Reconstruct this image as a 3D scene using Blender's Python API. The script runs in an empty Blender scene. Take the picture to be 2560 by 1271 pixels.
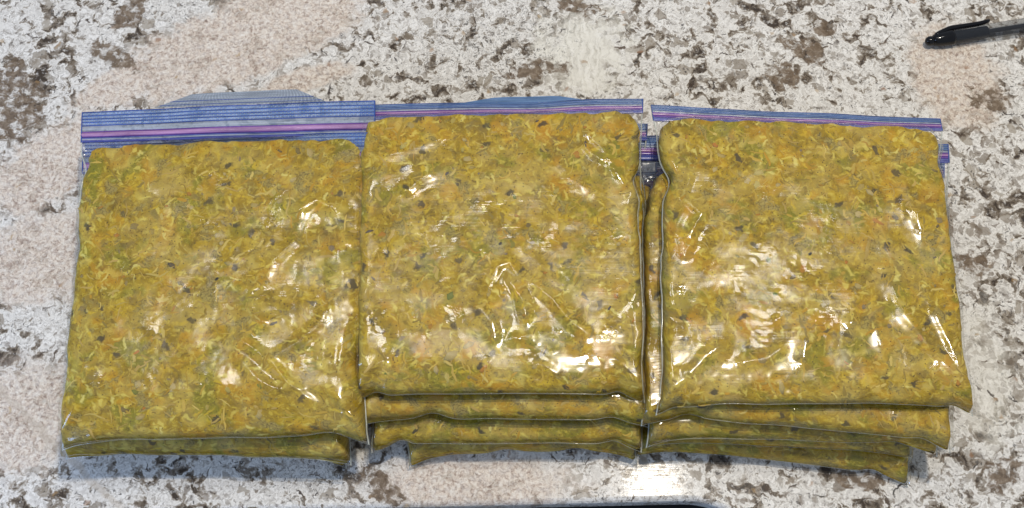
import bpy, bmesh, math, random
import numpy as np
from mathutils import Vector, Matrix

# ------------------------------------------------------------------ camera, light, exposure
SC = bpy.context.scene
COL = SC.collection
S = 0.01                                   # lengths below are written in centimetres
TILT, DIST, ZREF = math.radians(22), 75.0, 6.5
FPX = 1280 / math.tan(math.radians(22.5))
CAM = np.array([0, -DIST * math.sin(TILT), ZREF + DIST * math.cos(TILT)])
DIR = np.array([0, math.sin(TILT), -math.cos(TILT)])
UPV = np.array([0, math.cos(TILT), math.sin(TILT)])
RGT = np.array([1.0, 0, 0])

cam = bpy.data.cameras.new('camera')
cam.sensor_width = 36
cam.lens = 18 / math.tan(math.radians(22.5))
cam.clip_start, cam.clip_end = 0.01, 50
camo = bpy.data.objects.new('camera', cam)
COL.objects.link(camo)
camo.location = CAM * S
camo.rotation_euler = (TILT, 0, 0)
SC.camera = camo

world = bpy.data.worlds.new('World')
SC.world = world
world.use_nodes = True
bg = world.node_tree.nodes['Background']
bg.inputs[0].default_value = (0.80, 0.92, 1.12, 1)
bg.inputs[1].default_value = 0.34

def lamp(name, loc, aim, size, power, color, shape='DISK', size_y=None):
    l = bpy.data.lights.new(name, 'AREA')
    l.shape, l.size, l.energy, l.color = shape, size * S, power, color
    if size_y: l.size_y = size_y * S
    o = bpy.data.objects.new(name, l)
    COL.objects.link(o)
    o.location = Vector(loc) * S
    o.rotation_euler = (Vector(aim) - Vector(loc)).to_track_quat('-Z', 'Y').to_euler()
    return o

WARM = (1.0, 0.91, 0.78)
lamp('ceiling_lamp', (27, 19, 160), (20, 0, 0), 5.5, 14.5, WARM)
for lx in (-44, -3, 46):
    lamp('ceiling_downlight', (lx, 42, 160), (lx * 0.6, 0, 0), 22, 1.7, (1.0, 0.96, 0.90))
lamp('window_light', (-105, -45, 42), (-20, -8, 0), 40, 6.5, (0.36, 0.56, 1.0), 'RECTANGLE', 40)

SC.view_settings.view_transform = 'Standard'
SC.view_settings.look = 'None'
SC.view_settings.exposure = 0
SC.view_settings.gamma = 1
SC.cycles.use_denoising = True
SC.cycles.caustics_reflective = False
SC.cycles.caustics_refractive = False
SC.cycles.transparent_max_bounces = 24
SC.cycles.max_bounces = 8

# ------------------------------------------------------------------ helpers
def at(px, py, z):
    """point on the level z (cm) behind a picture point: used to measure positions"""
    r = DIR + RGT * ((px - 1280) / FPX) + UPV * (-(py - 635.5) / FPX)
    t = (z - CAM[2]) / r[2]
    return CAM + r * t

def vnoise(x, y, seed):
    tab = np.random.RandomState(seed).rand(256, 256) * 2 - 1
    xi, yi = np.floor(x).astype(int), np.floor(y).astype(int)
    fx, fy = x - xi, y - yi
    fx, fy = fx * fx * (3 - 2 * fx), fy * fy * (3 - 2 * fy)
    g = lambda i, j: tab[(xi + i) % 256, (yi + j) % 256]
    return (g(0, 0) * (1 - fx) + g(1, 0) * fx) * (1 - fy) + (g(0, 1) * (1 - fx) + g(1, 1) * fx) * fy

def fbm(x, y, seed, oct=3):
    r, a = 0, 1.0
    for k in range(oct):
        r = r + a * vnoise(x * 2 ** k + 7.3 * k, y * 2 ** k + 3.1 * k, seed + k)
        a *= 0.5
    return r

def mesh_obj(name, verts, faces, mat, parent=None, uvs=None, smooth=True, cols=None, kind=None, origin=None):
    me = bpy.data.meshes.new(name)
    v = np.asarray(verts, float)
    me.from_pydata((v * S).tolist(), [], faces if isinstance(faces, list) else faces.tolist())
    if smooth:
        me.polygons.foreach_set('use_smooth', np.ones(len(me.polygons), bool))
    if uvs is not None:
        lay = me.uv_layers.new(name='UVMap')
        li = np.empty(len(me.loops), int)
        me.loops.foreach_get('vertex_index', li)
        lay.data.foreach_set('uv', np.asarray(uvs, float)[li].ravel())
    if cols is not None:
        ca = me.color_attributes.new('tint', 'FLOAT_COLOR', 'POINT')
        ca.data.foreach_set('color', np.c_[np.asarray(cols, float), np.ones(len(v))].ravel())
    me.materials.append(mat)
    me.update()
    o = bpy.data.objects.new(name, me)
    COL.objects.link(o)
    if parent is not None: o.parent = parent
    if kind: o['kind'] = kind
    return o

def thing(name, label, cat, loc, group=None):
    o = bpy.data.objects.new(name, None)
    o.empty_display_size = 0.02
    COL.objects.link(o)
    o.location = np.asarray(loc, float) * S
    o['label'], o['category'] = label, cat
    if group: o['group'] = group
    return o

def grid_faces(nu, nv, off=0, flip=False):
    i, j = np.meshgrid(np.arange(nu - 1), np.arange(nv - 1), indexing='ij')
    a = (i * nv + j).ravel() + off
    f = np.stack([a, a + nv, a + nv + 1, a + 1], 1)
    return f[:, ::-1] if flip else f

def two_sheets(N, M, A, B):
    """two grids that share their rim: one closed skin"""
    idx = np.arange(N * M).reshape(N, M)
    rim = np.zeros((N, M), bool); rim[0] = rim[-1] = True; rim[:, 0] = rim[:, -1] = True
    low = idx.copy()
    low[~rim] = N * M + np.arange((~rim).sum())
    def faces(ix, flip):
        f = np.stack([ix[:-1, :-1], ix[1:, :-1], ix[1:, 1:], ix[:-1, 1:]], -1).reshape(-1, 4)
        return f[:, ::-1] if flip else f
    return np.concatenate([A.reshape(-1, 3), B[~rim]]), np.concatenate([faces(idx, False), faces(low, True)]), ~rim

# ------------------------------------------------------------------ node helper
class NT:
    def __init__(self, name):
        self.m = bpy.data.materials.new(name)
        self.m.use_nodes = True
        self.t = self.m.node_tree
        self.t.nodes.clear()
        self.out = self.t.nodes.new('ShaderNodeOutputMaterial')
    def put(self, sock, v):
        if v is None: return
        if isinstance(v, bpy.types.NodeSocket): self.t.links.new(v, sock)
        elif isinstance(v, (tuple, list)):
            sock.default_value = tuple(v) + (1,) if len(v) == 3 and sock.type == 'RGBA' else tuple(v)
        else: sock.default_value = v
    def n(self, typ, **kw):
        nd = self.t.nodes.new('ShaderNode' + typ)
        for k, v in kw.items(): setattr(nd, k, v)
        return nd
    def noise(self, vec, scale, detail=2, rough=0.5, dist=0.0, color=False):
        nd = self.n('TexNoise')
        self.put(nd.inputs['Vector'], vec)
        nd.inputs['Scale'].default_value = scale
        nd.inputs['Detail'].default_value = detail
        nd.inputs['Roughness'].default_value = rough
        nd.inputs['Distortion'].default_value = dist
        return nd.outputs['Color' if color else 'Fac']
    def voro(self, vec, scale, feature='F1', rnd=1.0, dims='3D'):
        nd = self.n('TexVoronoi', feature=feature, voronoi_dimensions=dims)
        self.put(nd.inputs['Vector'], vec)
        nd.inputs['Scale'].default_value = scale
        nd.inputs['Randomness'].default_value = rnd
        return nd.outputs
    def math(self, op, a, b=None, clamp=False):
        nd = self.n('Math', operation=op, use_clamp=clamp)
        self.put(nd.inputs[0], a); self.put(nd.inputs[1], b)
        return nd.outputs[0]
    def vmath(self, op, a, b=None, scale=None):
        nd = self.n('VectorMath', operation=op)
        self.put(nd.inputs[0], a); self.put(nd.inputs[1], b)
        if scale is not None: self.put(nd.inputs['Scale'], scale)
        return nd.outputs['Value' if op in ('LENGTH', 'DISTANCE', 'DOT_PRODUCT') else 'Vector']
    def step(self, v, a, b, lo=0.0, hi=1.0):
        nd = self.n('MapRange', interpolation_type='SMOOTHSTEP')
        self.put(nd.inputs['Value'], v)
        if a > b: a, b, lo, hi = b, a, hi, lo
        for k, x in zip(('From Min', 'From Max', 'To Min', 'To Max'), (a, b, lo, hi)):
            nd.inputs[k].default_value = x
        return nd.outputs[0]
    def mix(self, f, a, b, blend='MIX'):
        nd = self.n('Mix', data_type='RGBA', blend_type=blend)
        self.put(nd.inputs[0], f); self.put(nd.inputs[6], a); self.put(nd.inputs[7], b)
        return nd.outputs[2]
    def ramp(self, f, stops, interp='LINEAR'):
        nd = self.n('ValToRGB')
        cr = nd.color_ramp
        cr.interpolation = interp
        while len(cr.elements) < len(stops): cr.elements.new(0.5)
        for e, (p, c) in zip(cr.elements, stops):
            e.position = p; e.color = tuple(c) + (1,)
        self.put(nd.inputs[0], f)
        return nd.outputs[0]
    def mapping(self, vec, loc=(0, 0, 0), rot=0.0, scale=(1, 1, 1), typ='POINT'):
        nd = self.n('Mapping', vector_type=typ)
        self.put(nd.inputs['Vector'], vec)
        nd.inputs['Location'].default_value = loc
        nd.inputs['Rotation'].default_value = (0, 0, rot)
        nd.inputs['Scale'].default_value = scale
        return nd.outputs[0]
    def sep(self, v):
        nd = self.n('SeparateXYZ'); self.put(nd.inputs[0], v); return nd.outputs
    def comb(self, x, y, z=0.0):
        nd = self.n('CombineXYZ')
        for s, v in zip(nd.inputs, (x, y, z)): self.put(s, v)
        return nd.outputs[0]
    def bump(self, h, strength, dist, normal=None):
        nd = self.n('Bump')
        nd.inputs['Strength'].default_value = strength
        nd.inputs['Distance'].default_value = dist
        self.put(nd.inputs['Height'], h); self.put(nd.inputs['Normal'], normal)
        return nd.outputs[0]
    def coords_cm(self, which='Object'):
        tc = self.n('TexCoord')
        return self.vmath('SCALE', tc.outputs[which], scale=100.0)
    def principled(self, color, rough=0.5, spec=0.5, normal=None, **kw):
        nd = self.n('BsdfPrincipled')
        self.put(nd.inputs['Base Color'], color)
        self.put(nd.inputs['Roughness'], rough)
        self.put(nd.inputs['Specular IOR Level'], spec)
        self.put(nd.inputs['Normal'], normal)
        for k, v in kw.items(): self.put(nd.inputs[k.replace('_', ' ')], v)
        return nd.outputs[0]
    def done(self, shader):
        self.t.links.new(shader, self.out.inputs['Surface'])
        return self.m
    def schlick(self, nrm, gain):
        g = self.n('NewGeometry')
        c = self.math('ABSOLUTE', self.vmath('DOT_PRODUCT', g.outputs['Incoming'], nrm if nrm is not None else g.outputs['Normal']))
        f = self.math('POWER', self.math('SUBTRACT', 1.0, c, clamp=True), 5.0)
        return self.math('MULTIPLY', self.math('ADD', self.math('MULTIPLY', f, 0.7), 0.04), gain, clamp=True)
    # one oriented fleck per cell: returns (mask 0..1, cell colour)
    def flecks(self, vec2, scale, a, b, wob, keep, rnd=1.0, soft=0.25):
        vo = self.voro(vec2, scale, dims='2D', rnd=rnd)
        rel = self.vmath('SCALE', self.vmath('SUBTRACT', vec2, vo['Position']), scale=scale)
        c = self.sep(vo['Color'])
        rot = self.n('VectorRotate', rotation_type='Z_AXIS')
        self.put(rot.inputs['Vector'], rel)
        self.put(rot.inputs['Angle'], self.math('MULTIPLY', c[0], 6.283))
        rx = self.sep(rot.outputs[0])
        # bend the fleck a little
        bend = self.math('MULTIPLY', self.math('MULTIPLY', rx[0], rx[0]), self.math('MULTIPLY', self.math('SUBTRACT', c[1], 0.5), 1.6))
        yy = self.math('ADD', rx[1], bend)
        d = self.vmath('LENGTH', self.comb(self.math('DIVIDE', rx[0], a), self.math('DIVIDE', yy, b)))
        d = self.math('ADD', d, self.math('MULTIPLY', self.math('SUBTRACT', wob, 0.5), 1.5))
        m = self.step(d, 1.0 + soft, 1.0 - soft)
        m = self.math('MULTIPLY', m, self.math('LESS_THAN', c[2], keep))
        return m, vo['Color']

# ------------------------------------------------------------------ granite
def ell(nt, P, px, py, rx, ry, rot=0.0, soft=0.5, wob=None, wamp=0.6):
    """soft elliptical zone of the stone, centre and radii measured in cm on the slab"""
    c = at(px, py, 0)
    d = nt.vmath('SUBTRACT', P, tuple(c))
    d = nt.mapping(d, rot=0, scale=(1, 1, 0))
    r = nt.n('VectorRotate', rotation_type='Z_AXIS')
    nt.put(r.inputs['Vector'], d); r.inputs['Angle'].default_value = -rot
    q = nt.mapping(r.outputs[0], scale=(1 / rx, 1 / ry, 0))
    l = nt.vmath('LENGTH', q)
    if wob is not None:
        l = nt.math('ADD', l, nt.math('MULTIPLY', nt.math('SUBTRACT', wob, 0.5), wamp * 2))
    return nt.step(l, 1 + soft * 0.5, 1 - soft * 0.5)

def granite():
    nt = NT('granite')
    P = nt.coords_cm()
    w1 = nt.noise(P, 0.9, 4, 0.6, color=True)
    w2 = nt.noise(P, 3.5, 3, 0.6, color=True)
    Pw = nt.vmath('ADD', P, nt.vmath('SCALE', nt.vmath('SUBTRACT', w1, (0.5, 0.5, 0.5)), scale=1.1))
    Pw = nt.vmath('ADD', Pw, nt.vmath('SCALE', nt.vmath('SUBTRACT', w2, (0.5, 0.5, 0.5)), scale=0.28))
    nA = nt.noise(P, 0.22, 3, 0.55)
    nB = nt.noise(P, 0.75, 4, 0.6)
    nC = nt.noise(P, 2.4, 4, 0.65)
    nD = nt.noise(P, 7.0, 3, 0.6)
    # interlocking feathery crystals: dark taupe, smoky grey, milky white
    cl = nt.noise(P, 0.26, 3, 0.55)
    f = nt.noise(Pw, 0.95, 4, 0.56, 0.7)
    t = nt.math('SUBTRACT', f, nt.math('MULTIPLY', nt.math('SUBTRACT', cl, 0.5), 0.5))
    base = nt.ramp(t, [(0.325, (0.065, 0.052, 0.043)), (0.375, (0.16, 0.13, 0.10)), (0.415, (0.30, 0.265, 0.225)), (0.44, (0.54, 0.515, 0.475)), (0.475, (0.80, 0.79, 0.765)), (0.545, (0.58, 0.565, 0.54)), (0.60, (0.86, 0.855, 0.835)), (0.66, (0.55, 0.53, 0.50)), (0.72, (0.80, 0.79, 0.77))])
    g = nt.noise(Pw, 2.1, 3, 0.6, 0.3)
    base = nt.mix(nt.step(g, 0.445, 0.37, 0, 0.6), base, (0.27, 0.24, 0.21))
    base = nt.mix(nt.step(g, 0.35, 0.28, 0, 0.7), base, (0.07, 0.06, 0.055))
    base = nt.mix(nt.step(nC, 0.54, 0.66, 0, 0.6), base, (0.86, 0.855, 0.835))
    base = nt.mix(nt.step(nt.noise(Pw, 5.0, 3, 0.6), 0.40, 0.34, 0, 0.7), base, (0.22, 0.195, 0.175))
    # fibrous zone, top centre
    Pf = nt.mapping(Pw, rot=0.35, scale=(5.5, 0.55, 1))
    fib = nt.ramp(nt.noise(Pf, 1.0, 4, 0.6), [(0.3, (0.56, 0.54, 0.48)), (0.5, (0.76, 0.745, 0.68)), (0.68, (0.86, 0.85, 0.80))])
    fmask = nt.math('MAXIMUM', ell(nt, P, 1455, 130, 3.0, 3.2, -0.6, 1.0, nB, 1.3), nt.math('MULTIPLY', ell(nt, P, 2450, 940, 2.0, 4.5, 0.0, 1.0, nB, 1.3), 0.6))
    base = nt.mix(nt.math('MULTIPLY', fmask, 0.9), base, fib)
    # pinkish sandy bands
    sand = nt.ramp(nt.noise(Pw, 4.2, 5, 0.78), [(0.32, (0.20, 0.14, 0.11)), (0.42, (0.42, 0.33, 0.28)), (0.5, (0.66, 0.565, 0.48)), (0.58, (0.77, 0.705, 0.62)), (0.68, (0.84, 0.81, 0.75))])
    zones = [(560, 120, 7.6, 3.2, 0.42, .35), (720, 40, 5.5, 3.2, 0.2, .4), (300, 215, 3.4, 1.4, 0.5, .4), (120, 420, 4.5, 2.6, 0.75, .5), (110, 640, 4.2, 3.2, 0.3, .5),
             (2390, 190, 3.0, 4.2, 0.2, .5), (70, 1040, 4.0, 3.4, 0.5, .7), (1180, 1210, 6, 1.8, 0, .8), (760, 200, 3.2, 1.0, 0.3, .5)]
    sm = None
    for z in zones:
        e = ell(nt, P, *z[:5], z[5], nB, 0.55)
        sm = e if sm is None else nt.math('MAXIMUM', sm, e)
    base = nt.mix(nt.math('MULTIPLY', sm, nt.step(nC, 0.62, 0.40, 0.6, 0.93)), base, sand)
    notsand = nt.math('SUBTRACT', 1.0, nt.math('MULTIPLY', sm, 0.93))
    notfib = nt.math('SUBTRACT', 1.0, nt.math('MULTIPLY', fmask, 0.8))
    allow = nt.math('MULTIPLY', notsand, notfib)
    rightz = ell(nt, P, 2500, 800, 5.0, 16, 0, 0.8)
    # taupe crystals, two sizes, angular
    for sc, lo, hi, colA, colB, amt in ((1.25, 0.30, 0.66, (0.17, 0.135, 0.10), (0.36, 0.32, 0.265), 0.75),
                                        (2.6, 0.34, 0.74, (0.16, 0.125, 0.095), (0.38, 0.35, 0.31), 0.7)):
        vo = nt.voro(Pw, sc, dims='2D')
        edge = nt.voro(Pw, sc, 'DISTANCE_TO_EDGE', dims='2D')['Distance']
        c = nt.sep(vo['Color'])
        dens = nt.step(nt.noise(P, 0.33 if sc < 2 else 0.6, 3, 0.6), 0.40, 0.70, 0.0, 0.20)
        dens = nt.math('ADD', dens, nt.math('MULTIPLY', rightz, 0.10))
        pick = nt.math('LESS_THAN', c[0], dens)
        m = nt.math('MULTIPLY', pick, nt.step(nt.math('ADD', edge, nt.math('MULTIPLY', nt.math('SUBTRACT', nD, 0.5), 0.22)), 0.03, 0.09))
        m = nt.math('MULTIPLY', nt.math('MULTIPLY', m, allow), amt)
        cc = nt.mix(c[1], colA, colB)
        cc = nt.mix(nt.step(nC, 0.4, 0.7, 0, 0.4), cc, (0.42, 0.38, 0.33))
        base = nt.mix(m, base, cc)
    # dark slivers in several directions
    for rot, sc, thr in ((0.5, 0.75, 0.12), (-0.6, 1.0, 0.08), (1.4, 1.3, 0.08)):
        m, c = nt.flecks(nt.mapping(Pw, rot=rot), sc, 0.46, 0.06, nC, thr, soft=0.35)
        m = nt.math('MULTIPLY', m, nt.math('MULTIPLY', nt.step(allow, 0.1, 0.6), nt.step(nB, 0.40, 0.56)))
        base = nt.mix(nt.math('MULTIPLY', m, 0.92), base, nt.mix(nt.sep(c)[1], (0.035, 0.028, 0.026), (0.12, 0.085, 0.06)))
    # small black commas (biotite)
    dens = nt.step(nt.noise(P, 0.5, 2, 0.5), 0.40, 0.62, 0.0, 1.0)
    m, c = nt.flecks(Pw, 3.6, 0.40, 0.14, nD, 0.30, soft=0.3)
    base = nt.mix(nt.math('MULTIPLY', nt.math('MULTIPLY', m, dens), nt.math('MULTIPLY', allow, 0.85)), base, (0.05, 0.045, 0.045))
    # peppered zone
    pm = nt.math('MAXIMUM', ell(nt, P, 1230, 110, 5.5, 3.6, 0.2, 0.9, nB), ell(nt, P, 430, 20, 2.5, 1.5, 0, 0.9, nB))
    pm = nt.math('MAXIMUM', pm, ell(nt, P, 800, 1175, 3.5, 1.3, 0, 0.9, nB))
    pep = nt.step(nt.noise(Pw, 5.0, 4, 0.68), 0.555, 0.63)
    base = nt.mix(nt.math('MULTIPLY', nt.math('MULTIPLY', pep, pm), 0.85), base, (0.075, 0.07, 0.065))
    # rusty specks
    m, c = nt.flecks(Pw, 1.0, 0.16, 0.12, nC, 0.05, soft=0.5)
    base = nt.mix(nt.math('MULTIPLY', m, 0.55), base, nt.mix(nt.sep(c)[1], (0.30, 0.15, 0.08), (0.42, 0.29, 0.13)))
    # large brown stains
    st = None
    for z in ((25, 260, 2.0, 3.2, 0.2), (285, 140, 1.9, 0.75, -0.5), (330, 30, 1.6, 0.9, 0.9), (1340, 175, 2.0, 0.7, 0.15), (1440, 15, 1.6, 0.7, -0.3),
              (2010, 120, 1.6, 0.9, -0.4), (1960, 185, 1.1, 1.2, 0.4), (2340, 560, 0.9, 1.2, 0.3), (2500, 1190, 1.6, 0.8, 0.7), (2440, 660, 1.2, 0.7, 0), (960, 1220, 1.5, 0.8, -0.7), (2150, 1200, 1.4, 0.6, -0.2),
              (2470, 250, 1.5, 0.8, -0.3), (2060, 70, 0.9, 0.6, 0.2)):
        e = ell(nt, P, *z, 0.25, nt.noise(Pw, 0.9, 3, 0.55), 1.35)
        st = e if st is None else nt.math('MAXIMUM', st, e)
    brown = nt.ramp(nt.noise(Pw, 2.2, 5, 0.7), [(0.3, (0.075, 0.052, 0.036)), (0.5, (0.175, 0.13, 0.092)), (0.66, (0.30, 0.245, 0.19)), (0.78, (0.62, 0.58, 0.52))])
    base = nt.mix(nt.math('MULTIPLY', st, nt.step(nt.noise(Pw, 1.5, 4, 0.6), 0.62, 0.46, 0.1, 0.95)), base, brown)
    # long pale vein, lower left
    a, b = at(0, 975, 0), at(300, 1271, 0)
    ang = math.atan2(b[1] - a[1], b[0] - a[0])
    d = nt.vmath('SUBTRACT', P, tuple(a))
    r = nt.n('VectorRotate', rotation_type='Z_AXIS'); nt.put(r.inputs['Vector'], d); r.inputs['Angle'].default_value = -ang
    vy = nt.math('ABSOLUTE', nt.math('ADD', nt.sep(r.outputs[0])[1], nt.math('MULTIPLY', nt.math('SUBTRACT', nB, 0.5), 0.9)))
    vm = nt.math('MULTIPLY', nt.step(vy, 0.30, 0.14), nt.step(nt.sep(r.outputs[0])[0], 14, 10))
    base = nt.mix(nt.math('MULTIPLY', vm, 0.5), base, (0.52, 0.46, 0.39))
    # polished face, faint polishing streaks
    Ps = nt.mapping(P, scale=(0.35, 5.0, 1))
    h = nt.math('ADD', nt.noise(Ps, 1.0, 3, 0.6), nt.math('MULTIPLY', nC, 0.5))
    nrm = nt.bump(h, 0.10, 0.0006)
    base = nt.mix(1.0, base, (0.97, 0.955, 0.92), 'MULTIPLY')
    df = nt.n('BsdfDiffuse'); nt.put(df.inputs['Color'], base)
    g1 = nt.n('BsdfGlossy', distribution='BECKMANN'); g1.inputs['Roughness'].default_value = 0.10; nt.put(g1.inputs['Normal'], nrm)
    g2 = nt.n('BsdfGlossy', distribution='BECKMANN'); g2.inputs['Roughness'].default_value = 0.24; nt.put(g2.inputs['Normal'], nrm)
    mg = nt.n('MixShader'); mg.inputs[0].default_value = 0.5
    nt.t.links.new(g1.outputs[0], mg.inputs[1]); nt.t.links.new(g2.outputs[0], mg.inputs[2])
    mx = nt.n('MixShader'); nt.put(mx.inputs[0], nt.schlick(nrm, 0.16))
    nt.t.links.new(df.outputs[0], mx.inputs[1]); nt.t.links.new(mg.outputs[0], mx.inputs[2])
    return nt.done(mx.outputs[0])

# ------------------------------------------------------------------ bag materials
def filling():
    nt = NT('shredded_food')
    Pz = nt.coords_cm()
    oi = nt.n('ObjectInfo')
    off = nt.vmath('SCALE', (41.0, 67.0, 13.0), scale=oi.outputs['Random'])
    Pz = nt.vmath('ADD', Pz, off)
    s = nt.sep(Pz)
    P = nt.comb(nt.math('ADD', s[0], nt.math('MULTIPLY', s[2], 0.35)), nt.math('ADD', s[1], s[2]), 0.0)
    w = nt.noise(P, 1.3, 3, 0.6, color=True)
    w2 = nt.noise(P, 4.0, 2, 0.6, color=True)
    Pw = nt.vmath('ADD', P, nt.vmath('SCALE', nt.vmath('SUBTRACT', w, (0.5, 0.5, 0.5)), scale=0.9))
    Pw2 = nt.vmath('ADD', Pw, nt.vmath('SCALE', nt.vmath('SUBTRACT', w2, (0.5, 0.5, 0.5)), scale=0.25))
    nA = nt.noise(P, 0.28, 2, 0.5)
    nB = nt.noise(Pw, 1.1, 4, 0.62)
    nC = nt.noise(Pw2, 3.2, 4, 0.65)
    nD = nt.noise(P, 9.0, 3, 0.6)
    liquid = nt.step(nt.noise(P, 0.3, 3, 0.6), 0.40, 0.55, 0.35, 1.0)
    nB2 = nt.noise(Pw, 0.8, 4, 0.6)
    col = nt.ramp(nB2, [(0.26, (0.17, 0.108, 0.004)), (0.40, (0.29, 0.19, 0.006)), (0.52, (0.39, 0.255, 0.010)), (0.64, (0.50, 0.335, 0.018)), (0.78, (0.58, 0.42, 0.05))])
    # tan, green, orange and mauve areas a few centimetres across
    col = nt.mix(nt.step(nA, 0.48, 0.62, 0, 0.8), col, (0.47, 0.34, 0.11))
    col = nt.mix(nt.step(nt.noise(P, 0.34, 3, 0.55), 0.52, 0.62, 0, 0.75), col, (0.23, 0.215, 0.010))
    col = nt.mix(nt.step(nt.noise(P, 0.42, 3, 0.55, 0.3), 0.54, 0.65, 0, 0.65), col, (0.54, 0.29, 0.008))
    col = nt.mix(nt.step(nt.noise(Pw, 0.55, 3, 0.6), 0.58, 0.70, 0, 0.7), col, (0.40, 0.265, 0.13))
    col = nt.mix(nt.step(nC, 0.53, 0.68, 0, 0.55), col, (0.72, 0.57, 0.13))
    col = nt.mix(nt.step(nC, 0.46, 0.32, 0, 0.65), col, (0.155, 0.10, 0.008))
    # soft chunks of vegetable and meat in the sauce
    for sc, a, b, keep, soft, pal, amt in (
            (0.48, 0.36, 0.24, 0.45, 0.45, [(0, (0.55, 0.41, 0.15)), (0.35, (0.56, 0.25, 0.008)), (0.55, (0.22, 0.15, 0.05)), (0.72, (0.21, 0.225, 0.015)), (0.86, (0.48, 0.33, 0.19))], 0.75),
            (0.95, 0.40, 0.22, 0.5, 0.35, [(0, (0.66, 0.51, 0.15)), (0.3, (0.58, 0.30, 0.012)), (0.52, (0.23, 0.165, 0.065)), (0.7, (0.68, 0.54, 0.21)), (0.9, (0.22, 0.17, 0.10))], 0.8),
            (1.45, 0.46, 0.12, 0.6, 0.35, [(0, (0.80, 0.68, 0.24)), (0.45, (0.70, 0.50, 0.04)), (0.75, (0.86, 0.78, 0.40)), (0.9, (0.18, 0.12, 0.012))], 0.85),
            (2.2, 0.46, 0.10, 0.5, 0.45, [(0, (0.74, 0.60, 0.18)), (0.6, (0.85, 0.75, 0.36)), (0.82, (0.20, 0.135, 0.015))], 0.42),
            (3.6, 0.44, 0.12, 0.4, 0.5, [(0, (0.66, 0.51, 0.16)), (0.55, (0.18, 0.12, 0.015)), (0.8, (0.72, 0.60, 0.28))], 0.25)):
        m, c = nt.flecks(Pw, sc, a, b, nB, keep, soft=min(0.85, soft + 0.25))
        cc = nt.ramp(nt.sep(c)[1], pal, 'CONSTANT')
        cc = nt.mix(0.28, cc, col)
        base_m = nt.math('MULTIPLY', nt.math('MULTIPLY', m, liquid), amt)
        col = nt.mix(base_m, col, cc)
    # dark peppercorn bits and seed specks
    m, c = nt.flecks(Pw, 0.7, 0.20, 0.11, nC, 0.20, soft=0.4)
    col = nt.mix(nt.math('MULTIPLY', m, 0.85), col, nt.mix(nt.sep(c)[1], (0.035, 0.03, 0.032), (0.10, 0.075, 0.05)))
    m, c = nt.flecks(P, 3.4, 0.13, 0.10, nD, 0.20, soft=0.3)
    col = nt.mix(nt.math('MULTIPLY', m, 0.85), col, (0.05, 0.035, 0.015))
    # frothy pockets, greyer where air keeps the sauce off the film
    fr = nt.step(nt.noise(Pw, 0.55, 4, 0.65), 0.555, 0.64)
    cell = nt.voro(Pw2, 4.6, 'DISTANCE_TO_EDGE', dims='2D')['Distance']
    froth = nt.mix(nt.step(cell, 0.02, 0.14), (0.10, 0.08, 0.035), nt.mix(nC, (0.26, 0.20, 0.07), (0.44, 0.36, 0.18)))
    col = nt.mix(nt.math('MULTIPLY', fr, 0.75), col, froth)
    col = nt.mix(1.0, col, (0.95, 0.925, 0.50), 'MULTIPLY')
    h = nt.math('ADD', nt.math('MULTIPLY', nC, 0.7), nt.math('MULTIPLY', nD, 0.25))
    nrm = nt.bump(h, 0.4, 0.0016)
    sh = nt.principled(col, 0.5, 0.08, nrm)
    return nt.done(sh)

def piece_mat(name, colour, var=0.25, rough=0.4):
    nt = NT(name)
    P = nt.coords_cm()
    oi = nt.n('ObjectInfo')
    n = nt.noise(P, 5.0, 3, 0.6)
    colour = tuple(c * 0.95 for c in colour)
    dk = tuple(c * (1 - var) for c in colour); lt = tuple(min(1, c * (1 + var) + 0.02) for c in colour)
    c = nt.mix(nt.step(n, 0.3, 0.7), dk, lt)
    c = nt.mix(nt.math('MULTIPLY', oi.outputs['Random'], 0.65), c, (0.36, 0.25, 0.025))
    return nt.done(nt.principled(c, 0.5, 0.08, nt.bump(n, 0.4, 0.001)))

def shred_mat():
    nt = NT('shred')
    a = nt.n('VertexColor', layer_name='tint')
    return nt.done(nt.principled(a.outputs['Color'], 0.5, 0.08))

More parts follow.
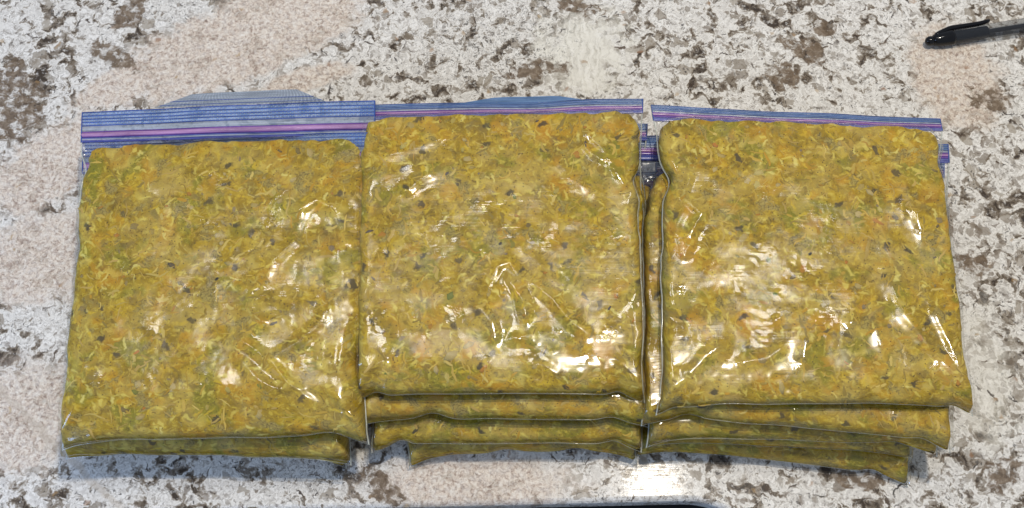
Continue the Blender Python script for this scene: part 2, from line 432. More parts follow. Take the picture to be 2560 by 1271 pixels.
def film(name, haze=0.035, hazecol=(0.75, 0.78, 0.80), tint=(0.985, 0.985, 0.975), rough=0.085, ribs=0.5, frothy=True, spec=1.25):
    nt = NT(name)
    uv = nt.n('TexCoord').outputs['UV']
    oi = nt.n('ObjectInfo')
    uv = nt.vmath('ADD', uv, nt.vmath('SCALE', (31.0, 57.0, 0.0), scale=oi.outputs['Random']))
    st = nt.noise(nt.mapping(uv, scale=(0.35, 7.0, 1)), 1.0, 1, 0.5)
    br = nt.noise(uv, 0.55, 2, 0.5)
    md = nt.noise(uv, 1.3, 1, 0.5)
    ribmask = nt.step(nt.noise(uv, 0.25, 2, 0.5), 0.4, 0.62, 0.15, 1.0)
    n1 = nt.bump(nt.math('MULTIPLY', st, ribmask), ribs * 0.6, 0.0002)
    n2 = nt.bump(md, 0.10, 0.003, n1)
    nrm = n2
    if frothy:
        fr = nt.step(nt.noise(uv, 0.40, 3, 0.6), 0.60, 0.68)
        f2 = nt.noise(uv, 5.0, 2, 0.6)
        nrm = nt.bump(nt.math('MULTIPLY', f2, fr), 0.2, 0.0010, n2)
    gl = nt.n('BsdfGlossy', distribution='GGX'); nt.put(gl.inputs['Roughness'], nt.step(br, 0.35, 0.65, rough * 0.6, rough * 2.1)); nt.put(gl.inputs['Normal'], nrm)
    gl.inputs['Color'].default_value = (1, 1, 1, 1)
    tr = nt.n('BsdfTransparent'); tr.inputs['Color'].default_value = tint + (1,)
    df = nt.n('BsdfDiffuse'); df.inputs['Color'].default_value = hazecol + (1,); nt.put(df.inputs['Normal'], nrm)
    m1 = nt.n('MixShader'); m1.inputs[0].default_value = haze
    nt.t.links.new(tr.outputs[0], m1.inputs[1]); nt.t.links.new(df.outputs[0], m1.inputs[2])
    m2 = nt.n('MixShader'); nt.put(m2.inputs[0], nt.schlick(nrm, spec))
    nt.t.links.new(m1.outputs[0], m2.inputs[1]); nt.t.links.new(gl.outputs[0], m2.inputs[2])
    return nt.done(m2.outputs[0])

def header_mat(name, colour, alpha, dots=0.0, rough=0.22, fine=True):
    nt = NT(name)
    uv = nt.n('TexCoord').outputs['UV']
    s = nt.sep(uv)
    n = nt.noise(nt.mapping(uv, scale=(0.25, 7, 1)), 1.0, 3, 0.6)
    c = nt.mix(nt.step(n, 0.35, 0.68), tuple(x * 0.72 for x in colour), tuple(min(1, x * 1.25 + 0.02) for x in colour))
    nrm = nt.bump(n, 0.35, 0.0006)
    if dots:
        dx = nt.math('SINE', nt.math('MULTIPLY', s[0], 6.283 / 0.24))
        dy = nt.math('SINE', nt.math('MULTIPLY', s[1], 6.283 / 0.21))
        d = nt.step(nt.math('MULTIPLY', dx, dy), 0.1, 0.7)
        pm = nt.step(nt.noise(uv, 0.35, 2, 0.5), 0.30, 0.46, 0.25, 1.0)
        nrm = nt.bump(nt.math('MULTIPLY', d, pm), dots, 0.0022, nrm)
        c = nt.mix(nt.math('MULTIPLY', nt.math('MULTIPLY', d, pm), 0.6), c, (0.62, 0.72, 0.88))  # white highlights of the embossed dots, painted into the colour
    b = nt.principled(c, rough, 0.6, nrm)
    tr = nt.n('BsdfTransparent'); tr.inputs['Color'].default_value = tuple(0.45 + 0.5 * x for x in colour) + (1,)
    m = nt.n('MixShader'); m.inputs[0].default_value = alpha
    nt.t.links.new(tr.outputs[0], m.inputs[1]); nt.t.links.new(b, m.inputs[2])
    return nt.done(m.outputs[0])

def plain(name, colour, rough=0.4, spec=0.5, metallic=0.0, noise_amt=0.15, scale=3.0, **kw):
    nt = NT(name)
    n = nt.noise(nt.coords_cm(), scale, 3, 0.6)
    c = nt.mix(nt.step(n, 0.3, 0.7), tuple(x * (1 - noise_amt) for x in colour), tuple(min(1, x * (1 + noise_amt)) for x in colour))
    return nt.done(nt.principled(c, rough, spec, nt.bump(n, 0.1, 0.0004), Metallic=metallic, **kw))

M_GRANITE = granite()
M_FILL = filling()
M_SHRED = shred_mat()
M_FILM = film('clear_film', haze=0.018, hazecol=(0.62, 0.63, 0.72), rough=0.115, spec=1.05)
M_SEAM = film('sealed_film_edge', haze=0.4, hazecol=(0.66, 0.70, 0.62), rough=0.22, ribs=0.2, frothy=False, spec=1.2)
M_FOLD = film('folded_film_edge', haze=0.16, hazecol=(0.62, 0.64, 0.55), rough=0.15, ribs=0.2, frothy=False, spec=1.0)
M_HEAD = header_mat('blue_header_film', (0.14, 0.27, 0.50), 0.58)
M_HEADW = header_mat('blue_dotted_header_film', (0.20, 0.35, 0.68), 0.6, dots=0.8)
M_CLEAR = header_mat('grey_blue_strip_film', (0.33, 0.40, 0.52), 0.62)
M_RIB = header_mat('dark_blue_rib', (0.045, 0.10, 0.38), 0.85)
M_BLUE = header_mat('blue_zipper_track', (0.075, 0.10, 0.42), 0.72)
M_PURP = header_mat('purple_zipper_line', (0.12, 0.04, 0.30), 0.95)
M_PINK = header_mat('pink_zipper_track', (0.40, 0.21, 0.44), 0.88)
M_LIP = header_mat('frosted_lip_film', (0.45, 0.52, 0.62), 0.66, dots=0.9)
PIECES = {
    'carrot_piece': piece_mat('carrot', (0.52, 0.20, 0.012)),
    'chicken_piece': piece_mat('chicken', (0.56, 0.43, 0.17)),
    'mushroom_piece': piece_mat('mushroom', (0.085, 0.065, 0.055), 0.4),
    'onion_piece': piece_mat('onion', (0.56, 0.45, 0.11)),
    'pepper_piece': piece_mat('green_pepper', (0.16, 0.20, 0.02)),
    'lentil_piece': piece_mat('brown_lentil', (0.26, 0.19, 0.10), 0.35),
}

# ------------------------------------------------------------------ the countertop and the sink
EDGE_A, EDGE_B = at(940, 1270, 0), at(1720, 1252, 0)      # the cut edge over the sink
ang = math.atan2(EDGE_B[1] - EDGE_A[1], EDGE_B[0] - EDGE_A[0])
ax, ay = np.array([math.cos(ang), math.sin(ang)]), np.array([-math.sin(ang), math.cos(ang)])
corner = EDGE_B[:2] + ax * 5.2                              # top right corner of the opening
def opening(grow):
    r, wdt, dep = 5.5 + grow, 62.0, 38.0
    pts = []
    for cx, cy, a0 in ((-5.5, -5.5, 90), (-5.5, -dep + 5.5, 0), (-wdt + 5.5, -dep + 5.5, -90), (-wdt + 5.5, -5.5, -180)):
        for k in range(13):
            t = math.radians(a0 - 90 * k / 12)
            p = corner + ax * (cx + r * math.cos(t)) + ay * (cy + r * math.sin(t))
            pts.append(p)
    return pts

def loft(rings):
    """rings: lists of equal length of 3-D points, joined into a band"""
    n = len(rings[0]); v = [p for r in rings for p in r]; f = []
    for k in range(len(rings) - 1):
        for i in range(n):
            j = (i + 1) % n
            f.append([k * n + i, k * n + j, (k + 1) * n + j, (k + 1) * n + i])
    return v, f

def build_counter():
    bm = bmesh.new()
    outer = [(-95, -30), (95, -30), (95, 75), (-95, 75)]
    outer = [(-95, -78), (95, -78), (95, 75), (-95, 75)]
    ov = [bm.verts.new((x * S, y * S, 0)) for x, y in outer]
    hole = opening(0.35)
    hv = [bm.verts.new((p[0] * S, p[1] * S, 0)) for p in hole]
    es = [bm.edges.new((ov[i], ov[(i + 1) % 4])) for i in range(4)]
    es += [bm.edges.new((hv[i], hv[(i + 1) % len(hv)])) for i in range(len(hv))]
    bmesh.ops.triangle_fill(bm, use_beauty=True, use_dissolve=False, edges=es, normal=(0, 0, 1))
    # eased edge and the wall of the opening
    prev = hv
    for g, z in ((0.25, -0.03), (0.14, -0.10), (0.04, -0.22), (0.0, -0.36), (0.0, -1.2)):
        ring = [bm.verts.new((p[0] * S, p[1] * S, z * S)) for p in opening(g)]
        for i in range(len(ring)):
            j = (i + 1) % len(ring)
            bm.faces.new((prev[i], prev[j], ring[j], ring[i]))
        prev = ring
    # outer edge
    low = [bm.verts.new((x * S, y * S, -1.2 * S)) for x, y in outer]
    for i in range(4):
        j = (i + 1) % 4
        bm.faces.new((ov[j], ov[i], low[i], low[j]))
    bmesh.ops.recalc_face_normals(bm, faces=bm.faces)
    if max(bm.faces, key=lambda f: f.calc_area()).normal.z < 0:
        bmesh.ops.reverse_faces(bm, faces=bm.faces)
    me = bpy.data.meshes.new('countertop')
    bm.to_mesh(me); bm.free()
    me.materials.append(M_GRANITE)
    o = bpy.data.objects.new('countertop', me)
    COL.objects.link(o)
    o['kind'] = 'structure'

build_counter()
SINK = thing('sink', 'dark undermount sink below the granite edge at the bottom of the photo', 'sink', (corner[0] - 30, corner[1] - 19, -20))
M_SINK = plain('dark_sink_composite', (0.018, 0.017, 0.017), 0.45, 0.4)
sl = np.array([corner[0] - 30, corner[1] - 19, -20])
rg = [[np.array([p[0], p[1], z]) - sl for p in opening(g)] for g, z in ((1.6, -1.25), (0.25, -1.25), (0.1, -1.5), (-0.2, -8), (-0.6, -17), (-1.8, -19.2), (-4.5, -20))]
v, f = loft(rg)
n = len(rg[0])
f.append([(len(rg) - 1) * n + i for i in range(n)])
mesh_obj('basin', v, f, M_SINK, SINK)
dv, df = [], []
for k, (r, z) in enumerate(((4.6, 0.05), (4.4, 0.25), (3.6, 0.3), (3.3, 0.12), (0.6, 0.08))):
    dv += [np.array([r * math.cos(t), r * math.sin(t), z]) for t in np.linspace(0, 2 * math.pi, 24, endpoint=False)]
for k in range(4):
    for i in range(24):
        j = (i + 1) % 24
        df.append([k * 24 + i, k * 24 + j, (k + 1) * 24 + j, (k + 1) * 24 + i])
df.append([4 * 24 + i for i in range(24)])
mesh_obj('drain', dv, df, plain('steel_drain', (0.5, 0.5, 0.5), 0.3, 0.5, 1.0), SINK)

# ------------------------------------------------------------------ the bags
def px2uv(px, py, q):
    """inverse bilinear: picture point to (u, v) in the quad BL, BR, ZL, ZR"""
    BL, BR, ZL, ZR = [np.array(c[:2], float) for c in q]
    u = v = 0.5
    for _ in range(12):
        p = BL * (1 - u) * (1 - v) + BR * u * (1 - v) + ZL * (1 - u) * v + ZR * u * v
        du = (BR - BL) * (1 - v) + (ZR - ZL) * v
        dv = (ZL - BL) * (1 - u) + (ZR - BR) * u
        d = np.linalg.solve(np.stack([du, dv], 1), np.array([px, py]) - p)
        u, v = u + d[0], v + d[1]
    return u, v

def prof(x):
    x = np.clip(x, 0, 1)
    return np.sqrt(np.maximum(0, 1 - (1 - x) ** 2.0))

CHUNKS = []
def chunk_mesh(seed):
    rs = np.random.RandomState(seed)
    bm = bmesh.new()
    bmesh.ops.create_icosphere(bm, subdivisions=1, radius=1.0)
    k = rs.rand(3) * 0.7 + 0.65
    for vt in bm.verts:
        vt.co = Vector((vt.co.x * k[0] * 1.25, vt.co.y * k[1] * 0.8, vt.co.z * 0.3)) * (0.8 + 0.4 * rs.rand())
    me = bpy.data.meshes.new('food_piece')
    bm.to_mesh(me); bm.free()
    me.polygons.foreach_set('use_smooth', np.ones(len(me.polygons), bool))
    return me

GROUP = 'zip bags of yellow shredded food stacked on the granite'

def make_bag(label, z0, T, BL, BR, ZL, ZR, TL, TR, seed, res=90, r_s=0.9, r_b=1.6, c_s=0.25, c_b=0.5, gap=0.7, pinch=(), creases=(), dents=(),
             lip=None, wide=False, n_shred=0, n_piece=0, sag=0.0, corner_n=7, und=0.045, ear_n=70):
    quad = (BL, BR, ZL, ZR)
    cor = [at(*c) for c in quad]
    base = (cor[0] + cor[1] + cor[2] + cor[3]) / 4
    base[2] = z0
    root = thing('freezer_bag', label, 'bag', base, GROUP)
    bl, br, zl, zr = [c - base for c in cor]
    W = np.linalg.norm((br - bl + zr - zl) / 2); H = np.linalg.norm((zl - bl + zr - br) / 2)
    ex = (br - bl) / np.linalg.norm(br - bl); ex[2] = 0
    ey = np.array([-ex[1], ex[0], 0])
    hu, vb, vt = 0.5 - 0.08 / W, 0.05 / H, 1 - gap / H
    vc, hv = (vb + vt) / 2, (vt - vb) / 2
    prs = [(sd, px2uv(x, y, quad), wd, dp) for sd, x, y, wd, dp in pinch]
    crs = []
    for line in creases:
        amp, wid, pts = line[0], line[1], [np.array(px2uv(x, y, quad)) * (W, H) for x, y in line[2:]]
        crs.append((amp, wid, pts))

    dnt = [(np.array(px2uv(x, y, quad)) * (W, H), r_, a_) for x, y, r_, a_ in dents]

    def plan(u, v):
        P = (bl * ((1 - u) * (1 - v))[..., None] + br * (u * (1 - v))[..., None] + zl * ((1 - u) * v)[..., None] + zr * (u * v)[..., None])
        k = 2 * u - 1
        vv = np.clip(v, 0, 1)
        dx = -c_s * (1 - np.abs(2 * vv - 1) ** 4.5) * k
        dx = dx + (0.16 * vnoise(vv * 9 + 3, np.where(k > 0, 5.5, 9.5), seed + 5) + 0.05 * vnoise(vv * 30, np.where(k > 0, 2.5, 7.5), seed + 6)) * np.abs(k) ** 3 * (1 - vv ** 8)
        dy = (1.25 * c_b * (1 - np.abs(k) ** 6) + 0.07 * vnoise(u * 9, 0 * u + 1.5, seed + 7) * (1 - np.abs(k) ** 4)) * (1 - vv) ** 1.5
        for sd, (pu, pv), wd, dp in prs:
            if sd == 'L': dx = dx + dp * np.exp(-((v - pv) * H / wd) ** 2) * np.clip(1 - u * 2.2, 0, 1) ** 2
            if sd == 'R': dx = dx - dp * np.exp(-((v - pv) * H / wd) ** 2) * np.clip(1 - (1 - u) * 2.2, 0, 1) ** 2
            if sd == 'B': dy = dy + dp * np.exp(-((u - pu) * W / wd) ** 2) * np.clip(1 - v * 3, 0, 1) ** 2
        return P + ex * dx[..., None] + ey * dy[..., None]

    def field(u, v):
        a, b = (u - 0.5) / hu, (v - vc) / hv
        nn = np.where(b > 0, corner_n, ear_n)
        A, B = np.abs(a) ** nn, np.abs(b) ** nn
        m = (A + B) ** (1.0 / nn)
        m = m + (0.018 * fbm(u * W * 0.9, v * H * 0.9, seed + 11) if True else 0)
        wb = np.where(b < 0, B / (A + B + 1e-9), 0)
        return m, r_s + (r_b - r_s) * wb

    def wave(u, v):
        x, y = u * W, v * H
        return und * fbm(x * 0.30, y * 0.30, seed, 2) + 0.012 * vnoise(x * 1.0, y * 1.0, seed + 3) + sum(a_ * np.exp(-((x - c_[0]) ** 2 + (y - c_[1]) ** 2) / r_ ** 2) for c_, r_, a_ in dnt)

    def ridge(u, v):
        h = np.zeros_like(u)
        p = np.stack([u * W, v * H], -1)
        for amp, wid, pts in crs:
            L = sum(np.linalg.norm(pts[i + 1] - pts[i]) for i in range(len(pts) - 1)); s0 = 0
            best = np.zeros_like(u)
            for i in range(len(pts) - 1):
                d = pts[i + 1] - pts[i]; ln = np.linalg.norm(d)
                t = np.clip(((p - pts[i]) @ d) / ln ** 2, 0, 1)
                dist = np.linalg.norm(p - pts[i] - t[..., None] * d, axis=-1)
                s = (s0 + t * ln) / L
                tap = np.clip(np.minimum(s, 1 - s) * 5 + 0.25, 0, 1)
                best = np.maximum(best, tap * np.exp(-(dist / (wid * 1.5)) ** 1.7))
                s0 += ln
            h += 1.0 * amp * best
        return h

    def zsurf(u, v, w, under):
        P = plan(u, v)
        # the seam rises to half height between the drooping corners
        k4 = np.abs(2 * u - 1) ** 5; vb_ = np.clip(1 - v, 0, 1) ** 4
        mid = np.clip(1 - k4 * np.maximum(vb_, np.clip(v, 0, 1) ** 8) - np.clip(v, 0, 1) ** 6, 0, 1)
        P[..., 2] = P[..., 2] * (1 - mid) + 0.5 * T * mid
        seam = P[..., 2]
        dome = 1 + 0.05 * np.cos((u - 0.5) * 3.1) - 0.05
        top = seam * (1 - w) + T * dome * w
        bot = seam * (1 - w) + 0.0 * w
        top = top + wave(u, v) * w
        return P, top, bot

    # film, both sheets
    N = res
    u, v = np.meshgrid(np.linspace(0, 1, N), np.linspace(0, 1, int(N * 1.05)), indexing='ij')
    NV = u.shape[1]
    m, r = field(u, v)
    h0 = min(W, H) / 2
    wf = prof((1.03 - m) * h0 / r)
    P, top, bot = zsurf(u, v, wf, 0)
    edge = np.minimum(np.minimum(u, 1 - u), np.minimum(v, 1 - v)) > 1e-6
    wr = 0.35 + 0.65 * wf
    flat = (1 - wf)
    crumple = flat * np.clip(np.minimum(u, 1 - u) * W / 0.4, 0, 1) * 0.10 * fbm(u * W * 1.3, v * H * 1.3, seed + 21, 2)
    top = top + ridge(u, v) * wr * edge + crumple + np.where(edge, 0.012 + 0.055 * np.clip(wf * 2, 0, 1), 0)
    bot = bot + crumple - np.where(edge, 0.012, 0) * (1 - wf)
    Pt, Pb = P.copy(), P.copy()
    Pt[..., 2], Pb[..., 2] = top, bot
    uvs = np.stack([u * W, v * H], -1).reshape(-1, 2)
    fv, ff, inner = two_sheets(N, NV, Pt, Pb)
    mesh_obj('plastic_film', fv, ff, M_FILM, root, np.concatenate([uvs, uvs.reshape(N, NV, 2)[inner]]))

    # filling
    K = int(res * 0.9)
    a, b = np.meshgrid(np.linspace(-1, 1, K), np.linspace(-1, 1, K), indexing='ij')
    mm = np.maximum(np.abs(a), np.abs(b)) + 1e-9
    ca, cb = np.abs(a) / mm, np.abs(b) / mm
    nn = np.where(b > 0, corner_n, ear_n)
    rad = (ca ** nn + cb ** nn) ** (-1.0 / nn)
    edge_wob = 1 + 0.016 * fbm(a * 9, b * 9, seed + 31, 2) * mm ** 6 * (b > 0.5)
    A, B = a * rad * edge_wob, b * rad * edge_wob
    uc, vcn = 0.5 + A * hu, vc + B * hv
    m2, r2 = field(uc, vcn)
    wfilm = prof((1.03 - m2) * h0 / r2)
    rim = prof((1 - mm) * h0 / 0.35)
    wc = np.minimum(wfilm, wfilm * (0.25 + 0.75 * rim))
    wc[0, :] = wc[-1, :] = 0; wc[:, 0] = wc[:, -1] = 0
    Pc, ct, cbm = zsurf(uc, vcn, wc, 0)
    lump = 0.035 * fbm(uc * W * 1.7, vcn * H * 1.7, seed + 41, 3)
    ct = ct + (lump - 0.03) * wc
    cbm = cbm + 0.03 * wc
    Pc1, Pc2 = Pc.copy(), Pc.copy()
    Pc1[..., 2], Pc2[..., 2] = ct, cbm
    gv, gf, _ = two_sheets(K, K, Pc1, Pc2)
    fill = mesh_obj('food_filling', gv, gf, M_FILL, root)

    # shreds lying in the surface of the filling
    rs = np.random.RandomState(seed + 51)
    def samp(i, j):
        i = np.clip(i, 0, K - 1.001); j = np.clip(j, 0, K - 1.001)
        i0, j0 = i.astype(int), j.astype(int); fi, fj = (i - i0)[..., None], (j - j0)[..., None]
        g = Pc1
        return (g[i0, j0] * (1 - fi) + g[i0 + 1, j0] * fi) * (1 - fj) + (g[i0, j0 + 1] * (1 - fi) + g[i0 + 1, j0 + 1] * fi) * fj
    cell = W / K
    if n_shred:
        seg = 6
        n = n_shred
        L = rs.gamma(2.0, 0.18, n) + 0.22; wd = 0.025 + 0.095 * rs.rand(n) ** 2.0
        i0, j0 = rs.rand(n) * (K - 4) + 2, rs.rand(n) * (K - 4) + 2
        th = rs.rand(n) * 6.283; curl = rs.randn(n) * 0.8
        t = np.linspace(0, 1, seg)
        ang_ = th[:, None] + curl[:, None] * t[None] + 0.25 * rs.randn(n, seg)
        stp = (L / (seg - 1) / cell)[:, None]
        ii = i0[:, None] + np.cumsum(np.cos(ang_) * stp, 1); jj = j0[:, None] + np.cumsum(np.sin(ang_) * stp, 1)
        c = samp(ii, jj)
        sd = np.stack([-np.sin(ang_), np.cos(ang_), 0 * ang_], -1)
        wprof = (wd[:, None] * (0.35 + 0.65 * np.sin(np.pi * np.clip(t, 0.03, 0.97)) ** 0.6)[None])[..., None]
        up = np.array([0, 0, 1.0])
        V = np.stack([c + sd * wprof, c + up * 0.028, c - sd * wprof], 2)           # n, seg, 3, 3
        base_i = (np.arange(n) * seg * 3)[:, None, None]
        q = (np.arange(seg - 1) * 3)[None, :, None]
        fc = []
        for k in (0, 1):
            fc.append(np.stack([base_i + q + k, base_i + q + k + 1, base_i + q + 3 + k + 1, base_i + q + 3 + k], -1).reshape(-1, 4))
        pal = np.array([(0.62, 0.45, 0.13), (0.55, 0.37, 0.07), (0.66, 0.52, 0.20), (0.44, 0.29, 0.04), (0.52, 0.37, 0.15), (0.30, 0.20, 0.03), (0.5, 0.27, 0.025), (0.24, 0.18, 0.06)])
        cc = pal[rs.choice(len(pal), n, p=(.17, .2, .10, .17, .12, .1, .07, .07))] * (0.75 + 0.35 * rs.rand(n, 1))
        cc = (0.7 * cc + 0.3 * np.array((0.42, 0.28, 0.015))) * np.array((0.97, 0.95, 0.66))
        cols = np.repeat(cc, seg * 3, 0)
        mesh_obj('meat_shreds', V.reshape(-1, 3), np.concatenate(fc), M_SHRED, fill, None, True, cols, 'stuff')
    if n_piece:
        if not CHUNKS:
            for kname in PIECES:
                for q in range(3):
                    me = chunk_mesh(len(CHUNKS) * 7 + 3); me.materials.append(PIECES[kname]); CHUNKS.append((kname, me))
        wts = np.array([0.13, 0.26, 0.13, 0.22, 0.08, 0.18])
        for k in range(n_piece):
            kind = rs.choice(6, p=wts)
            kname, me = CHUNKS[kind * 3 + rs.randint(3)]
            i, j = rs.rand(2) * (K - 12) + 6
            p = samp(np.array(i), np.array(j))
            px_, py_ = samp(np.array(i + 1.), np.array(j)) - p, samp(np.array(i), np.array(j + 1.)) - p
            nrm = np.cross(px_, py_); nrm /= np.linalg.norm(nrm)
            o = bpy.data.objects.new(kname, me)
            COL.objects.link(o)
            o.parent = fill
            sc = (0.11 + 0.22 * rs.rand() ** 1.6) * (0.75 if kname == 'mushroom_piece' else 1.0)
            o.location = Vector(p - nrm * 0.02) * S
            o.rotation_mode = 'QUATERNION'
            o.rotation_quaternion = Vector(nrm).to_track_quat('Z', 'Y') @ Matrix.Rotation(rs.rand() * 6.28, 3, 'Z').to_quaternion()
            o.scale = (sc * S, sc * S, min(sc, 0.14) * S)

    # sealed side edges
    vv = np.linspace(0, 1, 70)
    for side in (0.0, 1.0):
        uu = np.full_like(vv, side)
        inn = 0.06 / W * (1 if side == 0 else -1)
        p0, p1 = zsurf(uu, vv, 0 * uu, 0)[0], zsurf(uu + inn, vv, 0 * uu, 0)[0]
        nv = len(vv)
        out = (p0 - p1) * 0.45
        prof_pts = [p1 + [0, 0, 0.035], p0 + [0, 0, 0.05], p0 + out + [0, 0, 0.0], p0 - [0, 0, 0.05], p1 - [0, 0, 0.035]]
        g = np.stack(prof_pts, 0)
        mesh_obj('side_seam', g.reshape(-1, 3), grid_faces(5, nv), M_SEAM, root, np.zeros((5 * nv, 2)) + np.tile(vv * H, 5)[:, None])

    # the folded bottom edge
    ub = np.linspace(0, 1, 80)
    e0, e1 = zsurf(ub, 0 * ub, 0 * ub, 0)[0], zsurf(ub, 0 * ub + 0.035 / H, 0 * ub, 0)[0]
    g = np.stack([e1 + [0, 0, 0.03], e0 + [0, 0, 0.03], e0 + (e0 - e1) * 0.4, e0 - [0, 0, 0.03], e1 - [0, 0, 0.03]], 0)
    mesh_obj('bottom_fold', g.reshape(-1, 3), grid_faces(5, 80), M_FOLD, root, np.zeros((400, 2)) + np.tile(ub * W, 5)[:, None])

    # zipper and header
    tl, tr = at(*TL) - base, at(*TR) - base
    HH = np.linalg.norm((tl - zl + tr - zr) / 2)
    nu = 60
    uu = np.linspace(0, 1, nu)
    zb = zl[None] * (1 - uu)[:, None] + zr[None] * uu[:, None]
    tp = tl[None] * (1 - uu)[:, None] + tr[None] * uu[:, None]
    wob = 0.07 * vnoise(uu * 5, 0 * uu + 0.5, seed + 61) + sag * (-np.exp(-((uu - 0.62) / 0.13) ** 2) + 0.0)
    def line(s, lift=0.0):
        p = zb * (1 - s) + tp * s
        q = p.copy()
        q[:, 1] += wob * (0.4 + 0.6 * s) + (0.35 * math.sin(s * math.pi) if False else 0)
        q[:, 2] += lift + 0.06 * vnoise(uu * 4, np.full_like(uu, s * 1.5 + 4), seed + 62)
        return q
    def strip(name, s0, s1, mat, thick, k=3):
        ss = np.linspace(s0, s1, k)
        rows = [line(s, thick * math.sin(math.pi * (i + 0.5) / k) + 0.012) for i, s in enumerate(ss)]
        rows = [line(s0, -0.03)] + rows + [line(s1, -0.03)]
        g = np.stack(rows, 1)
        sv = np.array([s0] + list(ss) + [s1]) * 2.1
        uv_ = np.stack(np.meshgrid(uu * W, sv, indexing='ij'), -1).reshape(-1, 2)
        return mesh_obj(name, g.reshape(-1, 3), grid_faces(nu, len(rows)), mat, root, uv_)
    if wide:
        lay = ((0.0, 0.07, M_BLUE, 'blue_zipper_track', .05), (0.07, 0.12, M_CLEAR, 'clear_strip', .02), (0.12, 0.155, M_BLUE, 'blue_zipper_track', .04), (0.165, 0.19, M_PURP, 'purple_zipper_line', .05), (0.19, 0.32, M_PINK, 'pink_zipper_track', .07), (0.32, 0.355, M_PURP, 'purple_zipper_line', .05))
        clear = (0.36, 0.54); hd = (0.54, 1.0); ribs = (0.55, 0.66, 0.76, 0.87, 0.99)
    else:
        lay = ((0.0, 0.24, M_BLUE, 'blue_zipper_track', .06), (0.245, 0.36, M_PURP, 'purple_zipper_line', .05), (0.36, 0.47, M_PINK, 'pink_zipper_track', .07), (0.47, 0.54, M_PURP, 'purple_zipper_line', .05))
        clear = (0.545, 0.66); hd = (0.66, 1.0); ribs = (0.68, 0.78, 0.88, 0.985)
    for s0, s1, mt, nm, th_ in lay: strip(nm, s0, s1, mt, th_)
    strip('clear_strip', clear[0], clear[1], M_CLEAR, 0.015)
    hb = strip('header_band', hd[0], hd[1], M_HEADW if wide else M_HEAD, 0.02, 6)
    for s_ in ribs:
        strip('header_rib', s_ - 0.012, s_ + 0.012, M_RIB, 0.06, 2)
    # closed ends of the header
    for side, zz, tt in ((0, zl, tl), (1, zr, tr)):
        e = (tt - zz); o_ = ex * (0.05 if side else -0.05)
        ss = np.linspace(0, 1, 8)[:, None]
        wk = wob[-1 if side else 0]
        cen = zz + e * ss + np.array([0, 1, 0]) * wk * (0.4 + 0.6 * ss)
        g = np.stack([cen - o_ + [0, 0, .05], cen + [0, 0, .075], cen + o_, cen - [0, 0, .05]], 0)
        mesh_obj('header_end_seam', g.reshape(-1, 3), grid_faces(4, 8), M_RIB, root, np.zeros((32, 2)))
    if lip:
        pts = [at(x, y, z) - base for x, y, z in lip]       # inner left, outer left, outer right, inner right
        k1, k2 = 40, 8
        a_, b_ = np.meshgrid(np.linspace(0, 1, k1), np.linspace(0, 1, k2), indexing='ij')
        g = (pts[0] * ((1 - a_) * (1 - b_))[..., None] + pts[1] * ((1 - a_) * b_)[..., None] + pts[3] * (a_ * (1 - b_))[..., None] + pts[2] * (a_ * b_)[..., None])
        g[..., 1] += 0.04 * np.sin(a_ * math.pi) * b_
        g[..., 2] += 0.03 * np.sin(a_ * 9) * b_
        th2 = g.copy(); th2[..., 2] -= 0.02
        uv_ = np.stack([a_ * 10, b_ * 1.3], -1).reshape(-1, 2)
        mesh_obj('rear_lip', np.concatenate([g.reshape(-1, 3), th2.reshape(-1, 3)]), np.concatenate([grid_faces(k1, k2), grid_faces(k1, k2, k1 * k2, True)]), M_LIP if wide else M_HEAD, root, np.concatenate([uv_, uv_]))
        if wide:
            for bb in (0.18, 0.55):
                ctr = g[:, int(bb * (k2 - 1))]
                rr = np.stack([ctr + [0, -.025, .005], ctr + [0, 0, .035], ctr + [0, .025, .005]], 1)
                mesh_obj('lip_rib', rr.reshape(-1, 3), grid_faces(k1, 3), M_RIB, root, np.zeros((k1 * 3, 2)))
    return root

